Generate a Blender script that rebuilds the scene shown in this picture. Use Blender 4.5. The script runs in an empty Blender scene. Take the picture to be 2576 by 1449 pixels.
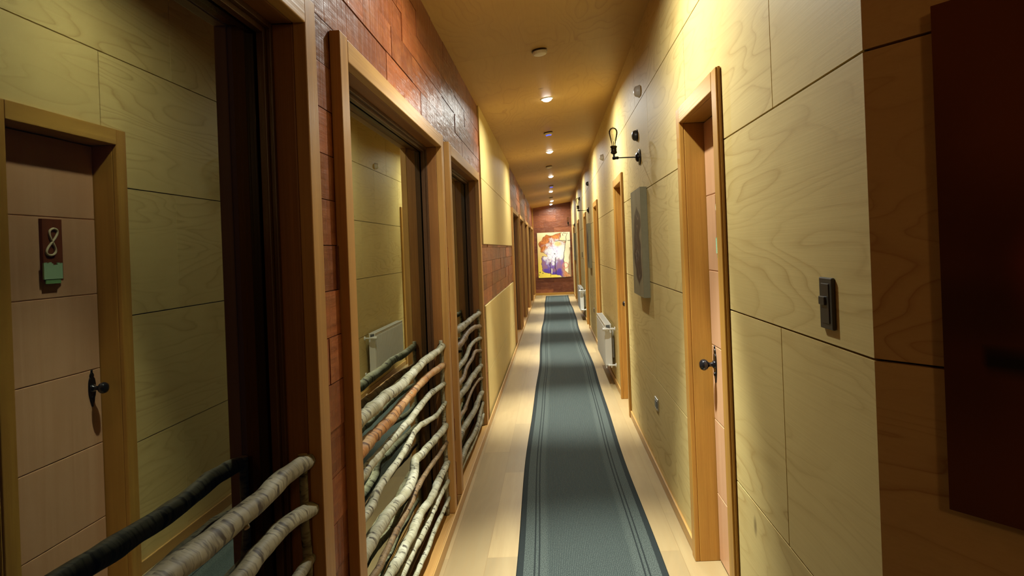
import bpy, bmesh, math, random
from mathutils import Vector, Matrix, noise
R = math.radians
rnd = random.Random(7)
scn = bpy.context.scene
COL = scn.collection

# ---------------------------------------------------------------- room sizes (metres)
XR = 0.648            # face of the right plywood wall
XL = -0.635           # face of the left board wall
CAS = -0.605          # face of the left window casings
GL = -0.722           # glass of the left windows
YE = 22.1             # end wall
YB = -2.6             # back of the lobby
SL = 0.1374           # ceiling rises to the right
def ceil_z(x): return 2.932 + SL * x

# ---------------------------------------------------------------- materials
def new_mat(name):
    m = bpy.data.materials.new(name); m.use_nodes = True
    nt = m.node_tree; nt.nodes.clear()
    out = nt.nodes.new('ShaderNodeOutputMaterial')
    b = nt.nodes.new('ShaderNodeBsdfPrincipled')
    nt.links.new(b.outputs[0], out.inputs[0])
    return m, nt, b, out
def N(nt, t, **kw):
    n = nt.nodes.new(t)
    for k, v in kw.items(): setattr(n, k, v)
    return n
def L(nt, a, b): nt.links.new(a, b)
def math_n(nt, op, a, b=None, c=None, clamp=False):
    n = nt.nodes.new('ShaderNodeMath'); n.operation = op; n.use_clamp = clamp
    for i, v in enumerate((a, b, c)):
        if v is None: continue
        if hasattr(v, 'links'): nt.links.new(v, n.inputs[i])
        else: n.inputs[i].default_value = v
    return n.outputs[0]
def mix_c(nt, fac, a, b, blend='MIX'):
    n = nt.nodes.new('ShaderNodeMix'); n.data_type = 'RGBA'; n.blend_type = blend
    for sock, v in ((n.inputs['Factor'], fac), (n.inputs['A'], a), (n.inputs['B'], b)):
        pass
    fi = [s for s in n.inputs if s.name == 'Factor' and s.type == 'VALUE'][0]
    ai = [s for s in n.inputs if s.name == 'A' and s.type == 'RGBA'][0]
    bi = [s for s in n.inputs if s.name == 'B' and s.type == 'RGBA'][0]
    for sock, v in ((fi, fac), (ai, a), (bi, b)):
        if hasattr(v, 'links'): nt.links.new(v, sock)
        elif isinstance(v, (int, float)): sock.default_value = v
        else: sock.default_value = (*v, 1)
    return [s for s in n.outputs if s.type == 'RGBA'][0]
def ramp(nt, fac, stops):
    n = nt.nodes.new('ShaderNodeValToRGB')
    el = n.color_ramp.elements
    while len(el) < len(stops): el.new(0.5)
    for e, (p, c) in zip(el, stops):
        e.position = p; e.color = (*c, 1) if not isinstance(c, (int, float)) else (c, c, c, 1)
    nt.links.new(fac, n.inputs[0]); return n.outputs[0]
def noise_n(nt, vec, scale, detail=3, rough=.55, dist=0, w=None):
    n = nt.nodes.new('ShaderNodeTexNoise')
    if w is not None:
        n.noise_dimensions = '4D'
        if hasattr(w, 'links'): nt.links.new(w, n.inputs['W'])
        else: n.inputs['W'].default_value = w
    nt.links.new(vec, n.inputs['Vector'])
    n.inputs['Scale'].default_value = scale; n.inputs['Detail'].default_value = detail
    n.inputs['Roughness'].default_value = rough; n.inputs['Distortion'].default_value = dist
    return n.outputs['Fac']
def mapping(nt, scale, src='Object'):
    tc = nt.nodes.new('ShaderNodeTexCoord')
    mp = nt.nodes.new('ShaderNodeMapping'); mp.inputs['Scale'].default_value = scale
    nt.links.new(tc.outputs[src], mp.inputs[0]); return mp.outputs[0]
def attr(nt, name):
    n = nt.nodes.new('ShaderNodeAttribute'); n.attribute_name = name; return n
def bump(nt, h, strength, dist, b):
    n = nt.nodes.new('ShaderNodeBump'); n.inputs['Strength'].default_value = strength
    n.inputs['Distance'].default_value = dist
    nt.links.new(h, n.inputs['Height']); nt.links.new(n.outputs[0], b.inputs['Normal'])

def plywood(name, light, dark, grain, amount=.55, rough=.58, vertical=False):
    """rotary-cut pine plywood: wandering contour bands that differ on each sheet"""
    m, nt, b, out = new_mat(name)
    tone = attr(nt, 'tone').outputs['Fac']
    w = math_n(nt, 'MULTIPLY', tone, 37.0)
    v = mapping(nt, grain)
    h = noise_n(nt, v, 1.0, 2.0, .45, .35, w)
    jag = noise_n(nt, mapping(nt, tuple(q * 5 for q in grain)), 1.0, 2, .6, 0, w)
    h = math_n(nt, 'MULTIPLY_ADD', jag, .022, h)
    ph = math_n(nt, 'FRACT', math_n(nt, 'MULTIPLY', h, 19.0))
    line = ramp(nt, ph, [(0.0, 1.0), (.05, .55), (.25, .16), (.80, .0), (.94, .25), (1.0, 1.0)])
    patch = ramp(nt, noise_n(nt, v, .8, 2, .5, .2, math_n(nt, 'ADD', w, 5.0)), [(.38, .12), (.62, 1.0)])
    amt = math_n(nt, 'MULTIPLY', math_n(nt, 'MULTIPLY', line, patch), amount)
    # fine fibres along the sheet
    fv = mapping(nt, tuple(g * (3 if g < 2 else 36) for g in grain))
    fib = ramp(nt, noise_n(nt, fv, 1.0, 2, .6), [(.35, 0.0), (.75, 1.0)])
    mott = noise_n(nt, mapping(nt, (1.6, 1.6, 1.6)), 1.0, 3, .6, .3, w)
    c = mix_c(nt, amt, light, dark)
    c = mix_c(nt, math_n(nt, 'MULTIPLY', fib, .12), c, dark)
    mid = tuple((light[i] * .5 + dark[i] * .5) for i in range(3))
    c = mix_c(nt, ramp(nt, mott, [(.42, 0.0), (.72, .38)]), c, mid)
    # a few knots
    vo = N(nt, 'ShaderNodeTexVoronoi'); vo.inputs['Scale'].default_value = 1.5
    kv = mapping(nt, (1, 1.35, .75)); L(nt, kv, vo.inputs['Vector'])
    sep = N(nt, 'ShaderNodeSeparateColor'); L(nt, vo.outputs['Color'], sep.inputs[0])
    pick = math_n(nt, 'GREATER_THAN', sep.outputs[0], .62)
    k = ramp(nt, vo.outputs['Distance'], [(.012, 1.0), (.03, .55), (.05, 0.0)])
    c = mix_c(nt, math_n(nt, 'MULTIPLY', math_n(nt, 'MULTIPLY', k, pick), .8), c, (.10, .055, .02))
    L(nt, c, b.inputs['Base Color'])
    b.inputs['Roughness'].default_value = rough
    b.inputs['Specular IOR Level'].default_value = .22
    bump(nt, fib, .05, .002, b)
    return m

def pine(name, light, dark, axis='Z', rough=.42, knots=.8, spec=.35, streak=1.0):
    """straight-grained board, axis = direction of the grain"""
    m, nt, b, out = new_mat(name)
    sc = {'X': (1.2, 26, 26), 'Y': (26, 1.2, 26), 'Z': (26, 26, 1.2)}[axis]
    v = mapping(nt, sc)
    g1 = ramp(nt, noise_n(nt, v, 1.0, 3, .55, .5), [(.33, 0.0), (.70, 1.0)])
    sc2 = {'X': (2, 170, 170), 'Y': (170, 2, 170), 'Z': (170, 170, 2)}[axis]
    g2 = ramp(nt, noise_n(nt, mapping(nt, sc2), 1.0, 2, .5), [(.4, 0.0), (.75, 1.0)])
    big = noise_n(nt, mapping(nt, tuple(.12 * q if q > 5 else q for q in sc)), 1.0, 2, .5)
    c = mix_c(nt, math_n(nt, 'MULTIPLY', g1, .55 * streak), light, dark)
    c = mix_c(nt, math_n(nt, 'MULTIPLY', g2, .22), c, dark)
    c = mix_c(nt, ramp(nt, big, [(.42, 0.0), (.75, .55)]), c, dark)
    vo = N(nt, 'ShaderNodeTexVoronoi'); vo.inputs['Scale'].default_value = 2.2
    ks = {'X': (.5, 1, 1), 'Y': (1, .5, 1), 'Z': (1, 1, .5)}[axis]
    L(nt, mapping(nt, ks), vo.inputs['Vector'])
    sep = N(nt, 'ShaderNodeSeparateColor'); L(nt, vo.outputs['Color'], sep.inputs[0])
    pick = math_n(nt, 'GREATER_THAN', sep.outputs[1], .45)
    wob = noise_n(nt, mapping(nt, (18, 18, 18)), 1.0, 2)
    dist = math_n(nt, 'MULTIPLY_ADD', wob, .04, vo.outputs['Distance'])
    k = ramp(nt, dist, [(.028, 1.0), (.05, .5), (.085, 0.0)])
    c = mix_c(nt, math_n(nt, 'MULTIPLY', math_n(nt, 'MULTIPLY', k, pick), knots), c, tuple(q * .22 for q in dark))
    L(nt, c, b.inputs['Base Color'])
    b.inputs['Roughness'].default_value = rough
    b.inputs['Specular IOR Level'].default_value = spec
    bump(nt, g2, .12, .002, b)
    return m

def simple(name, col, rough=.5, metal=0.0, spec=.5, nscale=0, namt=0.0, bumps=0.0):
    m, nt, b, out = new_mat(name)
    b.inputs['Roughness'].default_value = rough; b.inputs['Metallic'].default_value = metal
    b.inputs['Specular IOR Level'].default_value = spec
    if nscale:
        n = noise_n(nt, mapping(nt, (nscale,) * 3), 1.0, 3)
        c = mix_c(nt, math_n(nt, 'MULTIPLY', n, namt), col, tuple(q * .45 for q in col))
        L(nt, c, b.inputs['Base Color'])
        if bumps: bump(nt, n, bumps, .002, b)
    else: b.inputs['Base Color'].default_value = (*col, 1)
    return m

def boards_mat(name, base, dark, pale, gloss):
    """rough-sawn stained planks; the attribute tone gives each plank its own colour"""
    m, nt, b, out = new_mat(name)
    tone = attr(nt, 'tone').outputs['Fac']
    w = math_n(nt, 'MULTIPLY', tone, 23.0)
    g = noise_n(nt, mapping(nt, (9, 3.0, 48)), 1.0, 4, .65, .4, w)
    saw = noise_n(nt, mapping(nt, (40, 70, 2.5)), 1.0, 2, .6, .2, w)
    hew = noise_n(nt, mapping(nt, (6, 7, 14)), 1.0, 2, .5, .3, w)
    c = mix_c(nt, ramp(nt, tone, [(0, 0.0), (.45, .35), (1, 1.0)]), dark, base)
    c = mix_c(nt, ramp(nt, g, [(.40, 0.0), (.75, .75)]), c, dark)
    c = mix_c(nt, ramp(nt, hew, [(.5, 0.0), (.8, .35)]), c, pale)
    L(nt, c, b.inputs['Base Color'])
    b.inputs['Specular IOR Level'].default_value = gloss
    L(nt, ramp(nt, saw, [(.3, .34), (.75, .62)]), b.inputs['Roughness'])
    hh = math_n(nt, 'ADD', math_n(nt, 'MULTIPLY', saw, .45), math_n(nt, 'ADD', math_n(nt, 'MULTIPLY', hew, 1.1), math_n(nt, 'MULTIPLY', g, .4)))
    b.inputs['Coat Weight'].default_value = gloss * .5; b.inputs['Coat Roughness'].default_value = .22
    bump(nt, hh, .8, .009, b)
    L(nt, b.inputs['Normal'].links[0].from_socket, b.inputs['Coat Normal'])
    return m

M = {}
M['ply'] = plywood('pale_pine_plywood', (.65, .495, .192), (.38, .225, .058), (2.0, .62, 4.2), .62)
M['ply_left'] = plywood('pale_plywood_left', (.58, .45, .17), (.36, .22, .06), (2.0, 2.6, .8), .35)
M['ply_ceil'] = plywood('ceiling_plywood', (.56, .36, .115), (.36, .19, .05), (2.6, .8, 2.6), .55, .5)
M['groove'] = simple('dark_groove_backing', (.018, .011, .006), .9)
M['pine'] = pine('honey_pine_upright', (.50, .262, .046), (.29, .120, .019))
M['pine_y'] = pine('honey_pine_level', (.52, .285, .055), (.30, .130, .022), 'Y')
M['pine_x'] = pine('honey_pine_cross', (.52, .285, .055), (.30, .130, .022), 'X')
M['stain'] = pine('brown_stained_pine_upright', (.27, .110, .026), (.11, .040, .010), 'Z', .45)
M['stain_y'] = pine('brown_stained_pine_level', (.27, .110, .026), (.11, .040, .010), 'Y', .45)
M['casing'] = pine('tan_stained_casing_upright', (.47, .250, .068), (.24, .105, .024), 'Z', .42, .5)
M['casing_y'] = pine('tan_stained_casing_level', (.50, .280, .080), (.26, .120, .030), 'Y', .42, .5)
M['sash'] = pine('dark_sash_wood', (.080, .036, .014), (.035, .016, .007), 'Z', .35, .3)
M['base'] = pine('baseboard_pine', (.47, .27, .075), (.30, .15, .035), 'Y', .4, .2)
M['leaf'] = pine('pinkish_door_boards', (.66, .385, .21), (.50, .25, .115), 'Z', .40, .0, .35, .7)
M['boards'] = boards_mat('red_stained_planks', (.34, .092, .022), (.11, .026, .007), (.46, .18, .055), .4)
M['boards_end'] = boards_mat('red_end_wall_planks', (.30, .090, .030), (.12, .030, .011), (.38, .15, .06), .4)
M['black'] = simple('black_iron', (.012, .011, .011), .32, .6)
M['black_gloss'] = simple('black_glazed_knob', (.008, .008, .009), .12, 0, .6)
M['brass_dark'] = simple('aged_dark_brass', (.055, .036, .018), .35, .8)
M['white'] = simple('white_enamel', (.74, .74, .68), .35, 0, .5, 3, .06)
M['offwhite'] = simple('yellowed_white_plastic', (.84, .78, .62), .45)
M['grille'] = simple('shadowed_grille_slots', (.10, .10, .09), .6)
M['steel'] = simple('brushed_steel_plate', (.42, .41, .38), .35, .9)
M['greyplate'] = simple('dark_grey_switch_plate', (.052, .050, .038), .4, .3)
M['greyplate2'] = simple('grey_rocker', (.030, .030, .024), .35)
M['chrome'] = simple('chromed_valve', (.70, .70, .66), .2, .9)

def emit(name, col, s):
    m = bpy.data.materials.new(name); m.use_nodes = True; nt = m.node_tree; nt.nodes.clear()
    o = nt.nodes.new('ShaderNodeOutputMaterial'); e = nt.nodes.new('ShaderNodeEmission')
    e.inputs[0].default_value = (*col, 1); e.inputs[1].default_value = s
    L(nt, e.outputs[0], o.inputs[0]); return m
M['lamp'] = emit('lit_lamp_lens', (1, .97, .88), 22)
M['blue_led'] = emit('lit_blue_indicator', (.03, .06, 1.0), 3.0)
M['filament'] = simple('unlit_filament', (.16, .10, .05), .4, .7)

def glass_mat(name, tint, rough, ior, two=True, trans=(1, 1, 1)):
    m = bpy.data.materials.new(name); m.use_nodes = True; nt = m.node_tree; nt.nodes.clear()
    o = nt.nodes.new('ShaderNodeOutputMaterial')
    fr = nt.nodes.new('ShaderNodeFresnel'); fr.inputs[0].default_value = ior
    f = fr.outputs[0]
    if two:   # both faces of the pane reflect: 2F/(1+F)
        f = math_n(nt, 'DIVIDE', math_n(nt, 'MULTIPLY', f, 2.0), math_n(nt, 'ADD', f, 1.0), None, True)
    g = nt.nodes.new('ShaderNodeBsdfGlossy'); g.inputs['Roughness'].default_value = rough
    g.inputs['Color'].default_value = (*tint, 1)
    t = nt.nodes.new('ShaderNodeBsdfTransparent'); t.inputs[0].default_value = (*trans, 1)
    mx = nt.nodes.new('ShaderNodeMixShader')
    L(nt, f, mx.inputs[0]); L(nt, t.outputs[0], mx.inputs[1]); L(nt, g.outputs[0], mx.inputs[2])
    L(nt, mx.outputs[0], o.inputs[0]); return m
M['pane'] = glass_mat('window_glass_at_night', (.97, 1.0, .80), .0, 1.55, True, (.85, .9, .85))
M['bulb'] = glass_mat('clear_bulb_glass', (1, 1, 1), .02, 1.45, True, (.97, .95, .88))

def birch(name, base, mark, pale):
    m, nt, b, out = new_mat(name)
    uv = N(nt, 'ShaderNodeUVMap').outputs[0]
    def mp(s):
        q = nt.nodes.new('ShaderNodeMapping'); q.inputs['Scale'].default_value = s
        L(nt, uv, q.inputs[0]); return q.outputs[0]
    tc = N(nt, 'ShaderNodeTexCoord').outputs['Object']
    len1 = noise_n(nt, mp((1.6, 46, 1)), 1.0, 2, .5, .4)
    len2 = noise_n(nt, mp((3.2, 150, 1)), 1.0, 1, .5, .2)
    pat = noise_n(nt, tc, 9.0, 3, .6)
    c = mix_c(nt, ramp(nt, pat, [(.38, 0.0), (.66, 1.0)]), base, pale)
    c = mix_c(nt, ramp(nt, len1, [(.55, 0.0), (.66, .92)]), c, mark)
    c = mix_c(nt, ramp(nt, len2, [(.52, 0.0), (.70, .5)]), c, mark)
    L(nt, c, b.inputs['Base Color']); b.inputs['Roughness'].default_value = .6
    b.inputs['Specular IOR Level'].default_value = .3
    bump(nt, math_n(nt, 'SUBTRACT', math_n(nt, 'MULTIPLY', pat, .6), len1), .5, .004, b)
    return m
M['birch'] = birch('pale_birch_bark', (.30, .28, .17), (.030, .020, .012), (.46, .45, .33))
M['birch_grey_shade'] = birch('shaded_grey_birch_bark', (.17, .145, .080), (.030, .020, .012), (.30, .275, .18))  # grey bark, colour darkened to stand in for weaker light
M['birch_brown'] = birch('brown_thin_bark', (.14, .082, .034), (.03, .017, .009), (.24, .165, .08))
M['birch_orange'] = birch('orange_peeling_bark', (.36, .155, .040), (.07, .025, .010), (.46, .30, .14))
M['cut'] = simple('cut_branch_end', (.42, .29, .15), .7, 0, .2, 60, .5)

def floor_mat():
    m, nt, b, out = new_mat('oak_laminate_planks')
    tc = N(nt, 'ShaderNodeTexCoord').outputs['Object']
    sp = N(nt, 'ShaderNodeSeparateXYZ'); L(nt, tc, sp.inputs[0])
    cb = N(nt, 'ShaderNodeCombineXYZ'); L(nt, sp.outputs['Y'], cb.inputs['X']); L(nt, sp.outputs['X'], cb.inputs['Y'])
    br = N(nt, 'ShaderNodeTexBrick'); L(nt, cb.outputs[0], br.inputs['Vector'])
    br.offset = .37; br.inputs['Scale'].default_value = 1.0
    br.inputs['Brick Width'].default_value = 1.28; br.inputs['Row Height'].default_value = .192
    br.inputs['Mortar Size'].default_value = .0014; br.inputs['Mortar Smooth'].default_value = .3
    br.inputs['Color1'].default_value = (.33, .236, .108, 1); br.inputs['Color2'].default_value = (.23, .168, .080, 1)
    br.inputs['Mortar'].default_value = (.20, .13, .055, 1); br.inputs['Bias'].default_value = 0
    g = noise_n(nt, mapping(nt, (34, 1.6, 1)), 1.0, 4, .62, .6)
    g2 = noise_n(nt, mapping(nt, (6, 1.0, 1)), 1.0, 3, .55, .8)
    c = mix_c(nt, ramp(nt, g, [(.38, 0.0), (.72, .5)]), br.outputs['Color'], (.26, .17, .07))
    c = mix_c(nt, ramp(nt, g2, [(.45, 0.0), (.75, .35)]), c, (.42, .31, .15))
    L(nt, c, b.inputs['Base Color']); b.inputs['Roughness'].default_value = .36
    b.inputs['Specular IOR Level'].default_value = .4
    bump(nt, g, .06, .001, b)
    return m
M['floor'] = floor_mat()

def runner_mat():
    m, nt, b, out = new_mat('ribbed_grey_green_runner')
    uv = N(nt, 'ShaderNodeUVMap').outputs[0]
    sp = N(nt, 'ShaderNodeSeparateXYZ'); L(nt, uv, sp.inputs[0])
    u = sp.outputs['X']                     # metres from the left edge, 0..0.71
    d = math_n(nt, 'MINIMUM', u, math_n(nt, 'SUBTRACT', .71, u))
    def band(a, bb):
        return math_n(nt, 'MULTIPLY', math_n(nt, 'GREATER_THAN', d, a), math_n(nt, 'LESS_THAN', d, bb))
    lines = math_n(nt, 'ADD', math_n(nt, 'ADD', math_n(nt, 'LESS_THAN', d, .034), band(.083, .091)), band(.105, .113), True)
    rib = math_n(nt, 'MULTIPLY_ADD', math_n(nt, 'SINE', math_n(nt, 'MULTIPLY', u, 2 * math.pi / .0088)), .5, .5)
    q = nt.nodes.new('ShaderNodeMapping'); q.inputs['Scale'].default_value = (260, 160, 1); L(nt, uv, q.inputs[0])
    sp1 = noise_n(nt, q.outputs[0], 1.0, 2, .7)
    base = mix_c(nt, ramp(nt, sp1, [(.36, 0.0), (.66, 1.0)]), (.011, .016, .014), (.088, .106, .093))
    wide = ramp(nt, d, [(.14, 0.0), (.16, 1.0)])
    ribs = math_n(nt, 'MULTIPLY', math_n(nt, 'MULTIPLY', math_n(nt, 'SUBTRACT', 1.0, rib), .72), wide)
    c = mix_c(nt, ribs, base, (.018, .026, .026))
    c = mix_c(nt, math_n(nt, 'MULTIPLY', lines, .92), c, (.010, .014, .014))
    L(nt, c, b.inputs['Base Color']); b.inputs['Roughness'].default_value = .85
    b.inputs['Specular IOR Level'].default_value = .15
    bump(nt, math_n(nt, 'ADD', math_n(nt, 'MULTIPLY', rib, wide), math_n(nt, 'MULTIPLY', sp1, .5)), .5, .003, b)
    return m
M['runner'] = runner_mat()

def paint_mat(name, rough):
    m, nt, b, out = new_mat(name)
    a = attr(nt, 'paint')
    n = noise_n(nt, mapping(nt, (60, 60, 60)), 1.0, 3)
    L(nt, a.outputs['Color'], b.inputs['Base Color']); b.inputs['Roughness'].default_value = rough
    b.inputs['Specular IOR Level'].default_value = .3
    bump(nt, n, .15, .002, b); return m
M['paint'] = paint_mat('painted_canvas', .5)
M['canvas_edge'] = simple('grey_canvas_edge', (.20, .175, .10), .8, 0, .2, 40, .3)
M['sign_wood'] = pine('red_brown_sign_board', (.20, .050, .018), (.085, .022, .009), 'Z', .5, .2)
M['cream'] = simple('cream_cord', (.62, .52, .30), .7)
M['felt'] = simple('pale_green_felt', (.40, .62, .36), .9, 0, .1, 90, .35, .4)
M['felt_dark'] = simple('mid_green_felt', (.20, .40, .15), .9, 0, .1, 90, .35, .4)

# ---------------------------------------------------------------- mesh helpers
def box(bm, x0, x1, y0, y1, z0, z1, tone=None, layer=None):
    vs = [bm.verts.new((x, y, z)) for x in (x0, x1) for y in (y0, y1) for z in (z0, z1)]
    F = [(0, 1, 3, 2), (4, 6, 7, 5), (0, 4, 5, 1), (2, 3, 7, 6), (0, 2, 6, 4), (1, 5, 7, 3)]
    fs = [bm.faces.new([vs[i] for i in f]) for f in F]
    if layer is not None:
        for v in vs: v[layer] = tone
    return vs, fs
def prism(bm, pts, vec):
    a = [bm.verts.new(p) for p in pts]
    b = [bm.verts.new(Vector(p) + Vector(vec)) for p in pts]
    n = len(pts); bm.faces.new(a[::-1]); bm.faces.new(b)
    for i in range(n): bm.faces.new((a[i], a[(i + 1) % n], b[(i + 1) % n], b[i]))
def lathe(bm, prof, mat=Matrix.Identity(4), seg=24):
    """prof = [(r, z)] spun about local z"""
    rings = []
    for r, z in prof:
        if r < 1e-6: rings.append([bm.verts.new(mat @ Vector((0, 0, z)))])
        else: rings.append([bm.verts.new(mat @ Vector((r * math.cos(2 * math.pi * i / seg), r * math.sin(2 * math.pi * i / seg), z))) for i in range(seg)])
    for a, b in zip(rings, rings[1:]):
        for i in range(seg):
            j = (i + 1) % seg
            if len(a) == 1 and len(b) == 1: continue
            if len(a) == 1: bm.faces.new((a[0], b[i], b[j]))
            elif len(b) == 1: bm.faces.new((a[i], b[0], a[j]))
            else: bm.faces.new((a[i], b[i], b[j], a[j]))
def tube(bm, pts, rad, seg=10, caps=True, uv=True, rough=0.0, seed=0):
    """tube along pts with a radius per point, uv = (around, metres along)"""
    lay = bm.loops.layers.uv.verify() if uv else None
    pts = [Vector(p) for p in pts]
    if isinstance(rad, (int, float)): rad = [rad] * len(pts)
    rings = []; ln = [0.0]
    up = Vector((0, 0, 1))
    for i, p in enumerate(pts):
        t = (pts[min(i + 1, len(pts) - 1)] - pts[max(i - 1, 0)]).normalized()
        ref = Vector((1, 0, 0)) if abs(t.x) < .8 else Vector((0, 0, 1))
        a = t.cross(ref).normalized(); b = t.cross(a).normalized()
        if i: ln.append(ln[-1] + (p - pts[i - 1]).length)
        ring = []
        for k in range(seg):
            th = 2 * math.pi * k / seg
            d = a * math.cos(th) + b * math.sin(th)
            r = rad[i]
            if rough: r *= 1 + rough * noise.noise(Vector((d.x * 1.3 + seed * 3.1, ln[-1] * 14, d.z * 1.3 + seed)))
            ring.append(bm.verts.new(p + d * r))
        rings.append(ring)
    for i in range(len(rings) - 1):
        for k in range(seg):
            j = (k + 1) % seg
            f = bm.faces.new((rings[i][k], rings[i][j], rings[i + 1][j], rings[i + 1][k]))
            f.smooth = True
            if lay:
                us = (k / seg, (k + 1) / seg, (k + 1) / seg, k / seg)
                vv = (ln[i], ln[i], ln[i + 1], ln[i + 1])
                for lp, uu, w in zip(f.loops, us, vv): lp[lay].uv = (uu + seed * .37, w + seed * 1.7)
    caps_f = []
    if caps:
        caps_f = [bm.faces.new(rings[0][::-1]), bm.faces.new(rings[-1])]
    return caps_f
def catmull(P, n=6):
    P = [Vector(p) for p in P]
    Q = [P[0] * 2 - P[1]] + P + [P[-1] * 2 - P[-2]]
    out = []
    for i in range(1, len(Q) - 2):
        for k in range(n):
            t = k / n
            a, b, c, d = Q[i - 1], Q[i], Q[i + 1], Q[i + 2]
            out.append(.5 * ((2 * b) + (c - a) * t + (2 * a - 5 * b + 4 * c - d) * t * t + (3 * b - a - 3 * c + d) * t ** 3))
    out.append(P[-1]); return out
def build(name, bm, mats, parent=None, smooth=None, bevel=0.0, loc=None, flat_out=None):
    bmesh.ops.recalc_face_normals(bm, faces=bm.faces)
    if flat_out:
        bm.normal_update()
        for f in bm.faces:
            if f.normal.dot(flat_out) < 0: f.normal_flip()
    me = bpy.data.meshes.new(name); bm.to_mesh(me); bm.free()
    for m in (mats if isinstance(mats, (list, tuple)) else [mats]): me.materials.append(m)
    o = bpy.data.objects.new(name, me); COL.objects.link(o)
    if loc: o.location = loc
    if parent: o.parent = parent
    if smooth is not None:
        for p in me.polygons: p.use_smooth = True
        try: me.set_sharp_from_angle(angle=R(smooth))
        except Exception: pass
    if bevel:
        bv = o.modifiers.new('soft_edges', 'BEVEL'); bv.width = bevel; bv.segments = 2; bv.limit_method = 'ANGLE'; bv.angle_limit = R(40)
    return o
def BM():
    return bmesh.new()
def one_box(name, m, parent, x0, x1, y0, y1, z0, z1, bevel=.0):
    bm = BM(); box(bm, x0, x1, y0, y1, z0, z1); return build(name, bm, m, parent, bevel=bevel)
def struct(o, label=None):
    o['kind'] = 'structure'
    if label: o['label'] = label
    return o
def tag(o, label, cat, group=None):
    o['label'] = label; o['category'] = cat
    if group: o['group'] = group
    return o
def empty(name, loc=(0, 0, 0), rz=0):
    o = bpy.data.objects.new(name, None); o.empty_display_size = .1
    o.location = loc; o.rotation_euler = (0, 0, rz); COL.objects.link(o); return o
def copy_tree(src, loc, label=None):
    r = src.copy(); COL.objects.link(r); r.location = loc
    if label: r['label'] = label
    for ch in list(src.children):
        c = ch.copy(); COL.objects.link(c); c.parent = r
        for g in list(ch.children):
            d = g.copy(); COL.objects.link(d); d.parent = c
    return r
def tone_layer(bm): return bm.verts.layers.float.new('tone')
def cells(y0, y1, z0, z1, holes):
    """split a rectangle into cells that avoid the holes"""
    ys = sorted({y0, y1} | {min(max(v, y0), y1) for h in holes for v in h[:2]})
    zs = sorted({z0, z1} | {min(max(v, z0), z1) for h in holes for v in h[2:]})
    for a, b in zip(ys, ys[1:]):
        run = None
        for c, d in zip(zs, zs[1:]):
            my, mz = (a + b) / 2, (c + d) / 2
            if any(h[0] < my < h[1] and h[2] < mz < h[3] for h in holes):
                if run: yield (a, b, *run)
                run = None
            else: run = (run[0], d) if run else (c, d)
        if run: yield (a, b, *run)

# ---------------------------------------------------------------- openings
DOORS = [2.912, 6.40, 9.75, 13.0, 16.3, 19.65]           # centres of the doors on the right
DW = .330                                                # half the clear width
DTOP = 2.105
WINS = [(-.03, 1.714), (2.075, 3.81), (4.17, 5.72)]
for k in range(5): WINS.append((10.72 + 2.27 * k, 10.72 + 2.27 * k + 1.72))
WTOP, WBOT = 2.125, .055
CW = .075                                                # casing width

# ---------------------------------------------------------------- floor and ceiling
bm = BM(); box(bm, -.80, 3.3, YB, YE + .1, -.12, 0)
struct(build('floor', bm, M['floor']), 'oak coloured plank floor of the corridor')
bm = BM(); lay = tone_layer(bm)
y = YB; k = 0
while y < YE + .1:
    y2 = min(y + 2.44, YE + .1)
    x0, x1 = -.80, 3.3
    vs, _ = box(bm, x0, x1, y, y2 - .0015, 0, .05, (k * .37) % 1, lay)
    for v in vs: v.co.z += ceil_z(v.co.x)
    y = y2; k += 1
struct(build('ceiling', bm, M['ply_ceil']), 'sloping plywood ceiling')

# ---------------------------------------------------------------- right plywood wall
holes_r = [(c - DW - .02, c + DW + .02, -1, DTOP + .02) for c in DOORS]
YC = 1.38                                                # outside corner towards the lobby
bm = BM(); lay = tone_layer(bm)
rows = [0, .647, 1.277, 1.907, 2.537, 3.05]
G = .0028
for r, (z0, z1) in enumerate(zip(rows, rows[1:])):
    off = 1.944 if r % 2 == 1 or r == 3 else 2.554
    off = [2.554, 1.944, 2.554, 1.944, 2.554][r]
    ys = [YC] + [off + 1.22 * k for k in range(-1, 18) if YC + .1 < off + 1.22 * k < YE - .1] + [YE]
    for i, (a, b) in enumerate(zip(ys, ys[1:])):
        t = rnd.random()
        zz1 = min(z1, 3.03)
        for (p, q, s, u) in cells(a + (G if i else 0), b - G, z0 + (G if r else 0), zz1 - G, holes_r):
            box(bm, XR, XR + .018, p, q, s, u, t, lay)
n_panel = len(bm.faces)
for (p, q, s, u) in cells(YC + .01, YE, 0, 3.03, holes_r):
    box(bm, XR + .018, XR + .15, p, q, s, u, .5, lay)
bm.faces.ensure_lookup_table()
for f in bm.faces[n_panel:]: f.material_index = 1
struct(build('wall_right', bm, [M['ply'], M['groove']]), 'pale plywood wall with dark grooves on the right')
# thin caps that close the ceiling wedge are inside the ceiling sheet
# angled wall of the lobby at the outside corner
ang_d = Vector((.5534, -.8329, 0)); ang_n = Vector((-.8329, -.5534, 0))
def ang(s, n, z): return Vector((XR, YC, z)) + ang_d * s + ang_n * n
bm = BM(); lay = tone_layer(bm)
ALEN = 2.3
def abox(bm, s0, s1, n0, n1, z0, z1, t, lay):
    vs, fs = box(bm, s0, s1, n0, n1, z0, z1, t, lay)
    for v in vs: v.co = ang(v.co.x, v.co.y, v.co.z)
    return fs
for r, (z0, z1) in enumerate(zip(rows, rows[1:])):
    abox(bm, 0, ALEN, -.018, 0, z0 + (G if r else 0), min(z1, 3.02) - G, rnd.random(), lay)
n_panel = len(bm.faces)
abox(bm, .012, ALEN, -.11, -.018, 0, 3.02, .5, lay)
bm.faces.ensure_lookup_table()
for f in bm.faces[n_panel:]: f.material_index = 1
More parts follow.
